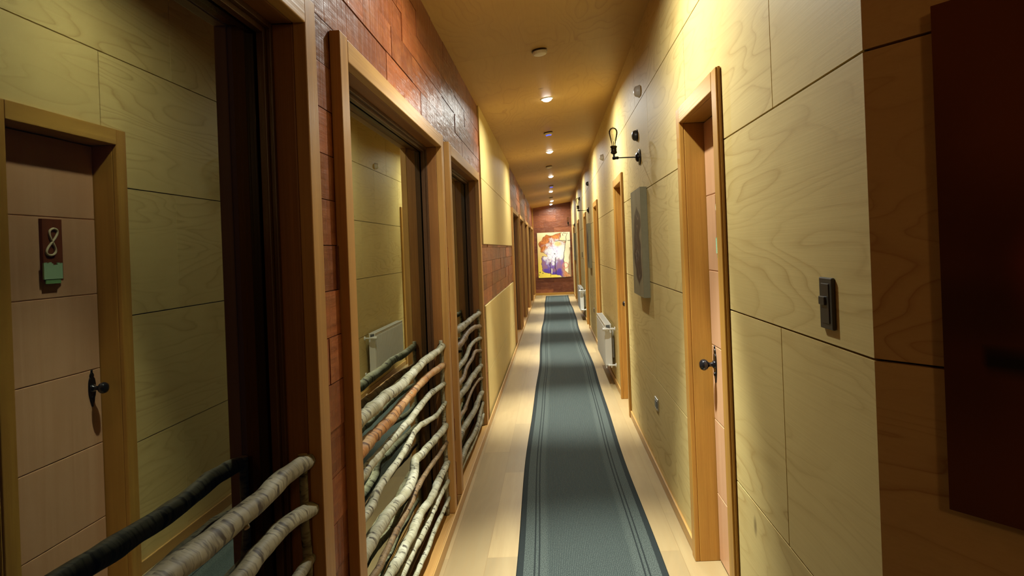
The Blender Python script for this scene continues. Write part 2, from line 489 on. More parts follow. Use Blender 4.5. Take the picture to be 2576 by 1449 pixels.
M['ply_ang'] = plywood('lobby_pine_plywood', (.66, .46, .19), (.36, .17, .05), (2.0, .5, 4.6), .8)
struct(build('wall_angled', bm, [M['ply_ang'], M['groove']]), 'plywood wall turning away at the right edge')
e = ang(ALEN, 0, 0)
bm = BM(); lay = tone_layer(bm); box(bm, 3.2, 3.3, YB, 1.0, 0, 3.4, .4, lay)
struct(build('wall_lobby', bm, M['ply_ang']))
bm = BM(); lay = tone_layer(bm); box(bm, e.x - .05, 3.3, e.y, e.y + .1, 0, 3.4, .4, lay)
struct(build('wall_lobby_return', bm, M['ply_ang']))
bm = BM(); box(bm, -.8, 3.3, YB - .1, YB, 0, 3.4)
struct(build('wall_back', bm, M['stain']))

# ---------------------------------------------------------------- left board wall
holes_l = [(a - .005, b + .005, -.5, WTOP + .005) for a, b in WINS]
PAN = (6.12, 10.42)                                       # stretch with plywood above and below
holes_b = holes_l + [(PAN[0], PAN[1], 1.59, 9), (PAN[0], PAN[1], -1, 1.03)]
bm = BM(); lay = tone_layer(bm)
z = 0; r = 0; bh = .1302
while z < 2.9:
    z1 = min(z + bh, 2.855)
    y = YB - rnd.random() * .6
    while y < YE:
        ln = rnd.choice((.42, .55, .7, .86, 1.05, 1.2)) if z > 2.0 or y < 6 else rnd.choice((.3, .4, .52, .64, .8))
        y2 = y + ln
        a, b = max(y, YB), min(y2, YE)
        t = min(1, max(0, rnd.gauss(.55, .27)))
        dx = rnd.random() * .007
        if b - a > .01:
            for (p, q, s, u) in cells(a + .0008, b - .0008, z + .0012, z1 - .0012, holes_b):
                if q - p < .004 or u - s < .004: continue
                box(bm, XL - .02, XL + dx - .004, p, q, s, u, t, lay)
        y = y2
    z += bh; r += 1
n_panel = len(bm.faces)
for (p, q, s, u) in cells(YB, YE, 0, 2.855, holes_l):
    box(bm, XL - .16, XL - .02, p, q, s, u, .5, lay)
bm.faces.ensure_lookup_table()
for f in bm.faces[n_panel:]: f.material_index = 1
n2 = len(bm.faces)
for k, (ya, yb, za, zb) in enumerate([(PAN[0], PAN[1], 1.592, 2.188), (PAN[0], PAN[1], 2.193, 2.855),
        (PAN[0], 7.1, .425, 1.028), (7.104, PAN[1], .425, 1.028), (PAN[0], 8.3, 0, .420), (8.304, PAN[1], 0, .420)]):
    box(bm, XL - .02, XL + .012, ya, yb, za, zb, .13 + k * .17, lay)
bm.faces.ensure_lookup_table()
for f in bm.faces[n2:]: f.material_index = 2
struct(build('wall_left', bm, [M['boards'], M['groove'], M['ply_left']]), 'red stained board wall with deep windows on the left')

# ---------------------------------------------------------------- end wall
bm = BM(); lay = tone_layer(bm)
z = 0; r = 0
while z < 3.05:
    z1 = z + .20; x = -1.3 + (r % 2) * .33 - rnd.random() * .2
    while x < .8:
        x2 = x + .72
        a, b = max(x, -.79), min(x2, .79)
        if b > a + .01: box(bm, a + .001, b - .001, YE, YE + .025, z + .001, min(z1, 3.05) - .001, min(1, max(0, rnd.gauss(.6, .3))), lay)
        x = x2
    z = z1; r += 1
n_panel = len(bm.faces)
box(bm, -.8, .8, YE + .025, YE + .1, 0, 3.05, .5, lay)
bm.faces.ensure_lookup_table()
for f in bm.faces[n_panel:]: f.material_index = 1
struct(build('wall_end', bm, [M['boards_end'], M['groove']]), 'reddish plank wall closing the corridor')
struct(one_box('baseboard_end', M['pine_x'], None, XL + .036, XR - .014, YE - .014, YE, 0, .075, .003))
struct(one_box('trim_1', M['pine'], None, XL, XL + .035, YE - .03, YE, 0, ceil_z(XL) - .002, .003), 'upright corner strip beside the end wall')

# ---------------------------------------------------------------- baseboards
bm = BM(); cur = YC + .01
for c in DOORS:
    box(bm, XR - .013, XR, cur, c - DW - CW, 0, .062); cur = c + DW + CW
box(bm, XR - .013, XR, cur, YE - .014, 0, .062)
struct(build('baseboard_right', bm, M['base'], bevel=.003))
bm = BM(); box(bm, CAS - .002, CAS + .008, YB, YE - .03, 0, .062)
struct(build('baseboard_left', bm, M['base'], bevel=.003))

# ---------------------------------------------------------------- windows on the left
def bar(name, m, par, *a, bevel=.003): return one_box(name, m, par, *a, bevel=bevel)
WLAB = ['deep timber window nearest the camera at the left edge', 'deep timber window with the orange branch in its lattice',
        'narrow seen timber window just before the pale plywood stretch', 'first far window after the pale plywood stretch',
        'second far window after the pale plywood stretch', 'third far window after the pale plywood stretch',
        'fourth far window after the pale plywood stretch', 'last window before the end wall']
for i, (a, b) in enumerate(WINS):
    w = empty('window_%d' % (i + 1), (0, 0, 0)); struct(w, WLAB[i])
    ca, cb = a - CW, b + CW
    # casing: two uprights and a head, mitred look through butt joints
    bar('side_casing', M['casing'], w, XL - .003, CAS, a - CW, a, .056, WTOP + CW)
    bar('side_casing', M['casing'], w, XL - .003, CAS, b, b + CW, .056, WTOP + CW)
    bar('head_casing', M['casing_y'], w, XL - .003, CAS + .001, a + .0005, b - .0005, WTOP, WTOP + .068)
    # jamb lining
    bar('side_jamb', M['stain'], w, XL - .08, XL - .003, a - .03, a, .056, WTOP)
    bar('side_jamb', M['stain'], w, XL - .08, XL - .003, b, b + .03, .056, WTOP)
    bar('head_jamb', M['stain_y'], w, XL - .08, XL - .003, a, b, WTOP, WTOP + .03)
    bar('sill', M['casing_y'], w, XL - .08, CAS - .002, ca, cb, .002, .0555)
    # sash set in front of the pane
    bm = BM()
    s0, s1 = GL + .003, GL + .022
    t = .030
    box(bm, s0, s1, a, a + t, .056, WTOP); box(bm, s0, s1, b - t, b, .056, WTOP)
    box(bm, s0, s1, a + t, b - t, WTOP - t, WTOP); box(bm, s0, s1, a + t, b - t, .056, .056 + t)
    t2 = .016; s2 = s1 + .012
    box(bm, s1, s2, a, a + t2, .056, WTOP); box(bm, s1, s2, b - t2, b, .056, WTOP)
    box(bm, s1, s2, a + t2, b - t2, WTOP - t2, WTOP); box(bm, s1, s2, a + t2, b - t2, .056, .056 + t2)
    build('sash', bm, M['sash'], w, bevel=.002)
    bm = BM()
    box(bm, GL - .05, GL - .006, a - .03, a + .02, .0, WTOP + .03); box(bm, GL - .05, GL - .006, b - .02, b + .03, .0, WTOP + .03)
    box(bm, GL - .05, GL - .006, a + .02, b - .02, WTOP - .02, WTOP + .03); box(bm, GL - .05, GL - .006, a + .02, b - .02, .0, .08)
    build('outer_frame', bm, M['sash'], w)
    bm = BM(); vs = [bm.verts.new(p) for p in ((GL, a + .01, .06), (GL, b - .01, .06), (GL, b - .01, WTOP - .01), (GL, a + .01, WTOP - .01))]
    bm.faces.new(vs)
    p = build('pane', bm, M['pane'], w, flat_out=Vector((1, 0, 0)))
    p['label'] = 'dark night glass mirroring the corridor'

# ---------------------------------------------------------------- branch screens in the first three windows
T2 = [[(3.80, 1.002), (3.571, 1.001), (3.301, 1.008), (3.107, 1.004), (2.881, .998), (2.732, .995), (2.544, 1.003), (2.392, 1.004), (2.245, 1.003)],
 [(3.80, .895), (3.45, .916), (3.174, .921), (2.902, .918), (2.735, .918), (2.571, .909), (2.402, .91), (2.243, .909)],
 [(3.80, .79), (3.454, .819), (3.198, .823), (2.957, .82), (2.719, .822), (2.517, .823), (2.366, .826), (2.253, .826)],
 [(3.80, .683), (3.609, .677), (3.356, .703), (3.117, .735), (2.962, .744), (2.8, .726), (2.641, .717), (2.474, .718), (2.325, .707), (2.256, .691)],
 [(3.80, .553), (3.584, .569), (3.308, .589), (3.153, .597), (2.976, .619), (2.93, .572), (2.803, .555), (2.616, .567), (2.452, .577), (2.33, .582), (2.251, .58)],
 [(3.80, .460), (3.508, .47), (3.22, .491), (3.011, .497), (2.898, .498), (2.791, .486), (2.601, .476), (2.41, .467), (2.29, .461)],
 [(3.80, .346), (3.563, .35), (3.375, .333), (3.233, .334), (3.024, .357), (2.909, .356), (2.768, .356), (2.611, .355), (2.446, .367)],
 [(3.80, .239), (3.516, .264), (3.311, .261), (3.17, .249), (2.968, .269), (2.789, .281), (2.628, .279)],
 [(3.80, .148), (3.545, .15), (3.289, .156), (3.149, .141), (3.024, .15), (2.906, .144)]]
T3 = [[(5.71, 1.006), (5.284, 1.013), (4.919, 1.013), (4.529, 1.019)], [(5.71, .891), (5.258, .934), (4.814, .943), (4.573, .922)],
 [(5.71, .794), (5.319, .824), (4.988, .82), (4.766, .789), (4.567, .779)], [(5.71, .688), (5.295, .74), (5.048, .721), (4.742, .708), (4.573, .676)],
 [(5.71, .564), (5.5, .574), (5.052, .585), (4.594, .586)], [(5.71, .454), (5.42, .491), (4.982, .500), (4.715, .471), (4.554, .456)],
 [(5.71, .337), (5.475, .344), (5.151, .322), (4.597, .348)], [(5.71, .25), (5.5, .21), (5.3, .17), (5.0, .169), (4.584, .202)],
 [(5.71, .154), (5.5, .126), (5.2, .117), (4.626, .126)]]
T1 = [[(1.704, 1.016), (1.553, 1.028), (1.428, 1.019), (1.29, 1.022), (1.177, 1.024), (1.082, 1.029)],
 [(1.704, .893), (1.588, .914), (1.458, .915), (1.33, .909)], [(1.704, .772), (1.622, .767)]] + [[(1.704, .68 - .108 * k), (1.5, .685 - .108 * k)] for k in range(6)]
RAD = [.0205, .0195, .0150, .0135, .0200, .0125, .0200, .0160, .0120]
RM1 = ['birch_grey_shade', 'birch_grey_shade', 'birch_grey_shade', 'birch', 'birch_brown', 'birch', 'birch_grey_shade', 'birch', 'birch']
RM2 = ['birch', 'birch_orange', 'birch', 'birch', 'birch', 'birch_brown', 'birch', 'birch', 'birch']
RM3 = ['birch_grey_shade', 'birch_brown', 'birch_grey_shade', 'birch_brown', 'birch_grey_shade', 'birch_brown', 'birch_grey_shade', 'birch_grey_shade', 'birch_grey_shade']  # darker barks put the shade on this screen into the colour
def branch_screen(rows, y0, y1, mats, label, seed, rs):
    X = -.650
    root = empty('branch_screen', (X, (y0 + y1) / 2, .0556)); ox, oy, oz = root.location
    tag(root, label, 'lattice', 'birch branch screens in the window openings')
    rr = random.Random(seed)
    for s, ye in ((1, y1), (-1, y0)):
        bm = BM(); pts = []
        for k in range(12):
            pts.append((.003 + .006 * noise.noise(Vector((k * .7, seed, s))), ye - oy - s * (.016 + .004 * noise.noise(Vector((seed, k * .6, s)))), .001 + k * .98 / 11))
        cp = tube(bm, catmull(pts, 3), [.0135 - .00008 * k for k in range(34)], 9, True, True, .25, seed + s)
        for f in cp: f.material_index = 1
        build('upright', bm, [M['birch_grey_shade'], M['cut']], root)
    for k, row in enumerate(rows):
        pts = [(0, yy - oy, zz - oz) for yy, zz in row]
        # carry the branch on to the near jamb beyond what the row lists
        yy, zz = row[-1]
        while yy > y0 + .35:
            yy -= .17 + rr.random() * .1; zz += rr.uniform(-.014, .014)
            pts.append((rr.uniform(-.006, .006), yy - oy, zz - oz))
        pts.append((0, y0 + .006 - oy, zz - oz + rr.uniform(-.01, .01)))
        pts[0] = (0, y1 - .006 - oy, pts[0][2])
        sm = catmull(pts, 5)
        n = len(sm); rad = []
        fx = .012 * (1 if k % 2 else -1) * 0
        for j, p in enumerate(sm):
            t = j / (n - 1)
            rad.append(RAD[k] * rs * (.86 + .30 * t) * (1 + .09 * noise.noise(Vector((p.y * 5, k * 3.3, seed)))))
            p.x += .006 * noise.noise(Vector((p.y * 3, k * 1.7, seed + 5))) + fx + .012
            p.z += .004 * noise.noise(Vector((p.y * 8, k * 2.9, seed + 9)))
        # a knot or two
        for _ in range(2):
            j = rr.randrange(3, n - 3); rad[j] *= 1.16
        bm = BM()
        cp = tube(bm, sm, rad, 12, True, True, .22, seed * 7 + k)
        for f in cp: f.material_index = 1
        # cut twig stub
        for _ in range(rr.choice((0, 1, 1))):
            j = rr.randrange(4, n - 4); p = sm[j]
            d = Vector((.6, rr.uniform(-.8, .8), rr.choice((-.7, .7)))).normalized()
            q = tube(bm, [p, p + d * rad[j] * 1.35], [rad[j] * .4, rad[j] * .28], 7, True, True, 0, k)
            q[1].material_index = 1
        ob = build('branch', bm, [M[mats[k]], M['cut']], root)
        if mats[k] == 'birch_orange': ob['label'] = 'orange peeling branch'
    return root
branch_screen(T1, WINS[0][0], WINS[0][1], RM1, 'birch branch lattice in the window nearest the camera, bottom left', 3, 1.1)
branch_screen(T2, WINS[1][0], WINS[1][1], RM2, 'pale birch lattice with one orange branch, in the second window from the camera', 11, 1.0)
branch_screen(T3, WINS[2][0], WINS[2][1], RM3, 'branch lattice in grey brown bark darkened for shade, in the window just before the pale plywood stretch', 19, 1.05)

# ---------------------------------------------------------------- doors on the right
DLAB = ['numbered door nearest the camera with black knob', 'second door from the camera on the right', 'third door from the camera on the right, past the radiator',
        'fourth door from the camera on the right', 'fifth door from the camera on the right', 'last door on the right before the end wall']
def knob(par, y, z, xf):
    bm = BM()
    # ornate long escutcheon, outline in (y, z), pushed out towards -X
    half = [(.000, .088), (.005, .083), (.004, .074), (.010, .068), (.014, .060), (.011, .052), (.019, .042), (.023, .026), (.024, .0),
            (.023, -.024), (.019, -.040), (.012, -.050), (.014, -.058), (.009, -.067), (.004, -.074), (.005, -.082), (.000, -.088)]
    out = [(xf, y + a, z + b) for a, b in half] + [(xf, y - a, z + b) for a, b in half[-2:0:-1]]
    prism(bm, out, (-.006, 0, 0))
    lathe(bm, [(.0, 0), (.010, 0), (.010, .004), (0, .006)], Matrix.Translation((xf - .006, y, z - .045)) @ Matrix.Rotation(R(-90), 4, 'Y'), 12)
    o = build('escutcheon', bm, M['black'], par, bevel=.0012)
    bm = BM()
    lathe(bm, [(0, 0), (.019, 0), (.018, .006), (.011, .011), (.010, .024), (.014, .030), (.022, .036), (.0265, .046), (.0265, .054), (.022, .064), (.012, .070), (0, .071)],
          Matrix.Translation((xf - .006, y, z)) @ Matrix.Rotation(R(-90), 4, 'Y'), 28)
    build('knob', bm, M['black_gloss'], o, smooth=50)
    return o
for i, c in enumerate(DOORS):
    d = empty('door_%d' % (i + 1), (0, 0, 0)); struct(d, DLAB[i])
    a, b = c - DW, c + DW
    f = XR - .020
    for (p, q) in ((a - CW, a), (b, b + CW)):
        bm = BM()
        box(bm, f, XR + .003, p, q, 0, DTOP + CW)
        # moulded step on the inner edge
        ob = build('side_casing', bm, M['pine'], d, bevel=.004)
    bm = BM()
    g = .012
    box(bm, f + .008, f + .016, a - CW - .006, a - CW, 0, DTOP + CW); 
    box(bm, f + .008, f + .016, b + CW, b + CW + .006, 0, DTOP + CW)
    build('backband', bm, M['pine'], d)
    bar('head_casing', M['pine_y'], d, f - .0008, XR + .003, a + .0005, b - .0005, DTOP, DTOP + CW)
    bar('side_jamb', M['pine'], d, XR + .003, XR + .148, a - .02, a, 0, DTOP)
    bar('side_jamb', M['pine'], d, XR + .003, XR + .148, b, b + .02, 0, DTOP)
    bar('head_jamb', M['pine_y'], d, XR + .003, XR + .148, a, b, DTOP, DTOP + .02)
    # leaf of wide boards with fine v grooves
    xf = XR + .097
    bm = BM()
    zs = [.008, .33, .685, 1.04, 1.395, 1.75, DTOP - .003]
    for z0, z1 in zip(zs, zs[1:]):
        box(bm, xf, xf + .036, a + .003, b - .003, z0 + .0016, z1 - .0016)
    box(bm, xf + .004, xf + .032, a + .003, b - .003, .01, DTOP - .005)
    lf = build('door_leaf', bm, M['leaf'], d, bevel=.0025)
    knob(lf, b - .068, .955, xf)
    if i == 0:
        py, pz = c + .030, 1.605
        bm = BM(); box(bm, xf - .016, xf, py - .058, py + .058, pz - .135, pz + .135)
        pl = build('number_plaque', bm, M['sign_wood'], d, bevel=.002); pl['label'] = 'red brown number plaque'
        bm = BM()
        eight = []
        for k in range(49):
            t = 2 * math.pi * k / 48
            s = math.sin(t)
            eight.append((xf - .020, py - .008 + .024 * math.sin(2 * t) * (1.0 if math.cos(t) > 0 else 1.12) + .012 * math.cos(t), pz + .035 + .058 * math.cos(t)))
        tube(bm, eight, .0048, 8, False, False)
        build('numeral', bm, M['cream'], pl, smooth=60)
        bm = BM(); pts = []
        rg = random.Random(4)
        box(bm, xf - .023, xf - .0165, py - .066, py + .044, pz - .126, pz - .070)
        for k in range(12):
            q = py - .066 + k * .0092
            box(bm, xf - .0232, xf - .0166, q, q + .0088, pz - .071, pz - .052 - rg.random() * .016)
        build('fringe', bm, M['felt'], pl)['label'] = 'pale green fringed felt strip'
        bm = BM(); box(bm, xf - .021, xf - .0165, py - .054, py + .034, pz - .146, pz - .126)
        build('fringe_base', bm, M['felt_dark'], pl)['label'] = 'darker green strip'

# ---------------------------------------------------------------- runner
bm = BM(); lay = bm.loops.layers.uv.verify()
ny = 150; us = [0, .006, .034, .1, .2, .355, .51, .61, .676, .704, .71]
Y0, Y1 = -2.3, 21.55
grid = []
for j in range(ny + 1):
    yy = Y0 + (Y1 - Y0) * j / ny
    t = max(0, yy) / 21.5
    xc = .123 - .037 * t + .012 * math.sin(yy * .9) + .004 * math.sin(yy * 2.3)
    row = []
    for u in us:
        edge = u < .003 or u > .707
        row.append(bm.verts.new((xc + u - .355, yy, .001 if edge else .0085)))
    grid.append(row)
for j in range(ny):
    for i in range(len(us) - 1):
        f = bm.faces.new((grid[j][i], grid[j][i + 1], grid[j + 1][i + 1], grid[j + 1][i]))
        for lp, (ii, jj) in zip(f.loops, ((i, j), (i + 1, j), (i + 1, j + 1), (i, j + 1))):
            lp[lay].uv = (us[ii], Y0 + (Y1 - Y0) * jj / ny)
tag(build('carpet_runner', bm, M['runner']), 'long ribbed grey green carpet runner with dark edge stripes along the plank floor', 'carpet')

# ---------------------------------------------------------------- ceiling fittings
tilt = Matrix.Rotation(-math.atan(SL), 4, 'Y')
def ceil_mat(x, y): return Matrix.Translation((x, y, ceil_z(x)))
DL = [2.88, 6.33, 9.8, 13.2, 16.7, 20.1, 21.55]
DLL = ['recessed ceiling downlight before the first smoke detector, above the camera side', 'nearest visible lit ceiling downlight, largest of the row', 'second lit downlight from the camera, just past the nearest blue lit detector',
       'third lit downlight from the camera along the ceiling', 'fourth lit downlight from the camera, past the far blue lit detector',
       'fifth lit downlight from the camera, second last before the end wall', 'last lit downlight right above the painting on the end wall']
dx_ = [0, .0, .01, .02, .01, .03, .0]
root0 = None
def fit_tilt(o): o.rotation_euler = (0, -math.atan(SL), 0)
for i, y in enumerate(DL):
    x = dx_[i]
    if root0 is None:
        r = empty('downlight', (x, y, ceil_z(x))); fit_tilt(r)
        bm = BM(); lathe(bm, [(.047, .001), (.047, -.006), (.052, -.008), (.060, -.005), (.063, -.0005), (.063, .003)], seg=36)
        build('ring', bm, M['white'], r, smooth=40)
        bm = BM(); lathe(bm, [(0, -.030), (.018, -.0285), (.036, -.021), (.0465, -.006), (.0468, .002)], seg=36)
        build('lens', bm, M['lamp'], r)
        root0 = r; tag(r, DLL[0], 'light', 'recessed downlights along the ceiling')
    else: copy_tree(root0, (x, y, ceil_z(x)), DLL[i])
    ld = bpy.data.lights.new('downlight_lamp', 'AREA'); ld.shape = 'DISK'; ld.size = .07
    ld.energy = 32 if i < 6 else 17; ld.color = (.96, 1.0, .93); ld.spread = R(170)
    lo = bpy.data.objects.new('downlight_lamp', ld); COL.objects.link(lo)
    lo.location = (x + .0, y, ceil_z(x) - .037); lo.rotation_euler = (0, -math.atan(SL), 0)
    sd = bpy.data.lights.new('downlight_beam', 'SPOT'); sd.spot_size = R(50); sd.spot_blend = 1.0; sd.shadow_soft_size = .03
    sd.energy = 760 if i < 6 else 330; sd.color = (.96, 1.0, .93)
    so = bpy.data.objects.new('downlight_beam', sd); COL.objects.link(so)
    so.location = (x, y, ceil_z(x) - .039); so.rotation_euler = (0, -math.atan(SL) * .5, 0)

def detector(name, y, x, led, label):
    r = empty(name, (x, y, ceil_z(x))); fit_tilt(r)
    tag(r, label, 'detector', 'round detectors between the downlights')
    bm = BM(); lathe(bm, [(0, .001), (.054, .001), (.056, -.010), (.052, -.012)], seg=32)
    build('base_ring', bm, M['brass_dark'], r, smooth=40)
    bm = BM(); lathe(bm, [(.050, -.011), (.050, -.020), (.044, -.032), (.036, -.035), (.018, -.037), (0, -.037)], seg=32)
    # vent slots round the rim
    for k in range(16):
        t = 2 * math.pi * k / 16
        mt = Matrix.Rotation(t, 4, 'Z')
        vs, _ = box(bm, .0475, .0515, -.004, .004, -.027, -.016)
        for v in vs: v.co = mt @ v.co
    build('dome', bm, M['offwhite'], r, smooth=35)
    if led:
        bm = BM(); pts = []
        for k in range(15):
            t = R(-165 + 150 * k / 14)
            pts.append((.028 * math.cos(t), .028 * math.sin(t), -.0375))
        tube(bm, pts, .006, 8, True, False)
        q = build('indicator', bm, M['blue_led'], r); q['label'] = 'glowing blue light'
DET = [(4.76, -.04, 0, 'round smoke detector nearest the camera, before the nearest visible downlight'),
       (8.18, .0, 1, 'detector with glowing blue light, nearer of the two blue ones'),
       (11.55, -.01, 0, 'unlit round detector between the two blue lit ones'),
       (15.2, .02, 1, 'detector with glowing blue light, farther of the two blue ones'),
       (18.7, .01, 0, 'farthest small round detector near the end of the ceiling')]
for y, x, led, lab in DET: detector('smoke_detector', y, x, led, lab)

# ---------------------------------------------------------------- wall sconces
SC = [(4.82, 'black wall sconce with clear filament bulb nearest the camera, above the nearest grey canvas'),
      (11.6, 'black wall sconce with clear bulb, second from the camera'),
      (18.9, 'black wall sconce with clear bulb farthest along the right wall')]
def sconce(loc, label):
    r = empty('wall_sconce', loc); tag(r, label, 'lamp', 'black arm sconces on the right wall')
    toX = Matrix.Rotation(R(-90), 4, 'Y')
    bm = BM(); lathe(bm, [(0, 0), (.057, 0), (.057, .008), (.048, .012), (.034, .013), (.033, .022), (.024, .030), (.012, .034), (0, .034)], toX, 32)
    build('wall_plate', bm, M['black'], r, smooth=35)
    bm = BM(); tube(bm, [(-.03, 0, 0), (-.185, 0, 0)], .0042, 12, True, False)
    lathe(bm, [(0, -.012), (.009, -.012), (.0105, -.006), (.0105, .006), (.009, .012), (0, .012)], Matrix.Translation((-.165, 0, 0)) @ toX, 16)
    lathe(bm, [(0, -.013), (.010, -.012), (.013, -.004), (.012, .006), (.007, .010), (.007, .028)], Matrix.Translation((-.185, 0, 0)), 16)
    build('arm', bm, M['black'], r, smooth=40)
    bm = BM(); lathe(bm, [(0, .026), (.010, .026), (.022, .034), (.0235, .042), (.020, .048), (.020, .070), (.024, .076), (.0245, .083), (.021, .086), (.014, .086), (0, .085)], Matrix.Translation((-.185, 0, 0)), 24)
    so = build('socket', bm, M['brass_dark'], r, smooth=40)
    bm = BM()
    for q in (.052, .058, .064): lathe(bm, [(.0195, q - .002), (.0215, q), (.0195, q + .002)], Matrix.Translation((-.185, 0, 0)), 24)
    build('socket_ribs', bm, M['brass_dark'], so, smooth=60)
    bm = BM(); lathe(bm, [(.0135, .084), (.0135, .096), (.017, .112), (.024, .140), (.030, .164), (.0325, .180), (.031, .194), (.025, .206), (.015, .214), (.006, .217), (.004, .221), (0, .223)], Matrix.Translation((-.185, 0, 0)), 28)
    bu = build('bulb', bm, M['bulb'], r, smooth=80); bu['label'] = 'clear unlit glass bulb'
    bm = BM()
    tube(bm, [(-.185, 0, .086), (-.185, 0, .118)], .0028, 8, True, False)
    zig = []
    for k in range(9):
        t = 2 * math.pi * k / 8
        zig.append((-.185 + .008 * math.cos(t), .008 * math.sin(t), .118 if k % 2 else .172))
    tube(bm, zig, .0007, 5, True, False)
    build('filament', bm, M['filament'], bu)
    return r
s0 = sconce((XR, SC[0][0], 2.155), SC[0][1])
for y, lab in SC[1:]: copy_tree(s0, (XR, y, 2.155), lab)

# ---------------------------------------------------------------- round wall fittings
def wall_dome(y, z, front, label, rad=.044):
    r = empty('wall_sensor', (XR, y, z)); tag(r, label, 'sensor', 'small round fittings high on the right wall')
    toX = Matrix.Rotation(R(-90), 4, 'Y')
    bm = BM(); lathe(bm, [(0, 0), (rad, 0), (rad, .006), (rad * .93, .008)], toX, 28)
    build('rim', bm, M['white'] if front is M['white'] else M['black'], r, smooth=35)
    bm = BM(); lathe(bm, [(rad * .88, .007), (rad * .86, .020), (rad * .74, .031), (rad * .5, .038), (rad * .25, .041), (0, .042)], toX, 28)
    build('cap', bm, front, r, smooth=60)
wall_dome(4.72, 2.60, M['white'], 'white capped round fitting high on the wall, higher of the pair above the nearest sconce')
wall_dome(4.92, 2.325, M['greyplate'], 'dark round fitting just above the nearest sconce plate')
wall_dome(8.12, 2.595, M['white'], 'white capped round fitting high between the second and third doors', .04)
wall_dome(11.5, 2.60, M['greyplate'], 'round fitting high above the second sconce', .04)
wall_dome(15.0, 2.60, M['greyplate'], 'small round fitting farthest along the right wall', .04)

# ---------------------------------------------------------------- paintings
def canvas(name, W, H, T, nx, ny, paint, edge):
    """canvas in local coords: face in the y-z plane looking to -X, back on x=0"""
    bm = BM(); col = bm.verts.layers.float_color.new('paint')
    g = []
    for j in range(ny + 1):
        row = []
        for i in range(nx + 1):
            u, v = i / nx, j / ny
            vt = bm.verts.new((-T, (.5 - u) * W, (.5 - v) * H)); vt[col] = (*paint(u, v), 1)
            row.append(vt)
        g.append(row)
    for j in range(ny):
        for i in range(nx): bm.faces.new((g[j][i], g[j][i + 1], g[j + 1][i + 1], g[j + 1][i]))
    o = build(name, bm, M['paint'])
    bm = BM(); box(bm, -T + .0006, -.001, -W / 2, W / 2, -H / 2, H / 2)
    e = build('stretcher_edge', bm, edge, o)
    return o
def lerp(a, b, t): return tuple(a[i] + (b[i] - a[i]) * t for i in range(3))
def sst(a, b, x):
    t = min(1, max(0, (x - a) / (b - a))); return t * t * (3 - 2 * t)
def nz(x, y, s=1, o=0): return noise.noise(Vector((x * s + o, y * s - o, o * .7)))
BLOB = [(220, 505), (250, 450), (290, 420), (345, 330), (400, 290), (500, 300), (560, 290), (620, 255), (725, 240), (722, 330), (690, 400), (760, 425), (840, 430), (830, 560), (815, 700), (805, 850), (820, 920),
        (830, 1000), (840, 1090), (930, 1170), (975, 1180), (980, 1235), (770, 1240), (720, 1200), (660, 1190), (640, 1190), (540, 1185), (500, 1165), (400, 1155), (330, 1100), (315, 950), (305, 830), (330, 770), (430, 775), (420, 730), (350, 705), (285, 680), (275, 590)]
def inside(p, x, y):
    c = False; n = len(p)
    for i in range(n):
        x1, y1 = p[i]; x2, y2 = p[i - 1]
        if (y1 > y) != (y2 > y) and x < (x2 - x1) * (y - y1) / (y2 - y1) + x1: c = not c
    return c
def seg_d(px, py, a, b):
    vx, vy = b[0] - a[0], b[1] - a[1]
    t = max(0, min(1, ((px - a[0]) * vx + (py - a[1]) * vy) / (vx * vx + vy * vy + 1e-9)))
    return math.hypot(px - a[0] - vx * t, py - a[1] - vy * t)
def poly_d(px, py, P, closed=False):
    n = len(P); return min(seg_d(px, py, P[i], P[(i + 1) % n]) for i in range(n if closed else n - 1))
CRACK = [(870, 232), (850, 300), (838, 325), (850, 400), (835, 460), (825, 550), (818, 640), (805, 720), (800, 810), (785, 840), (815, 890), (815, 930)]
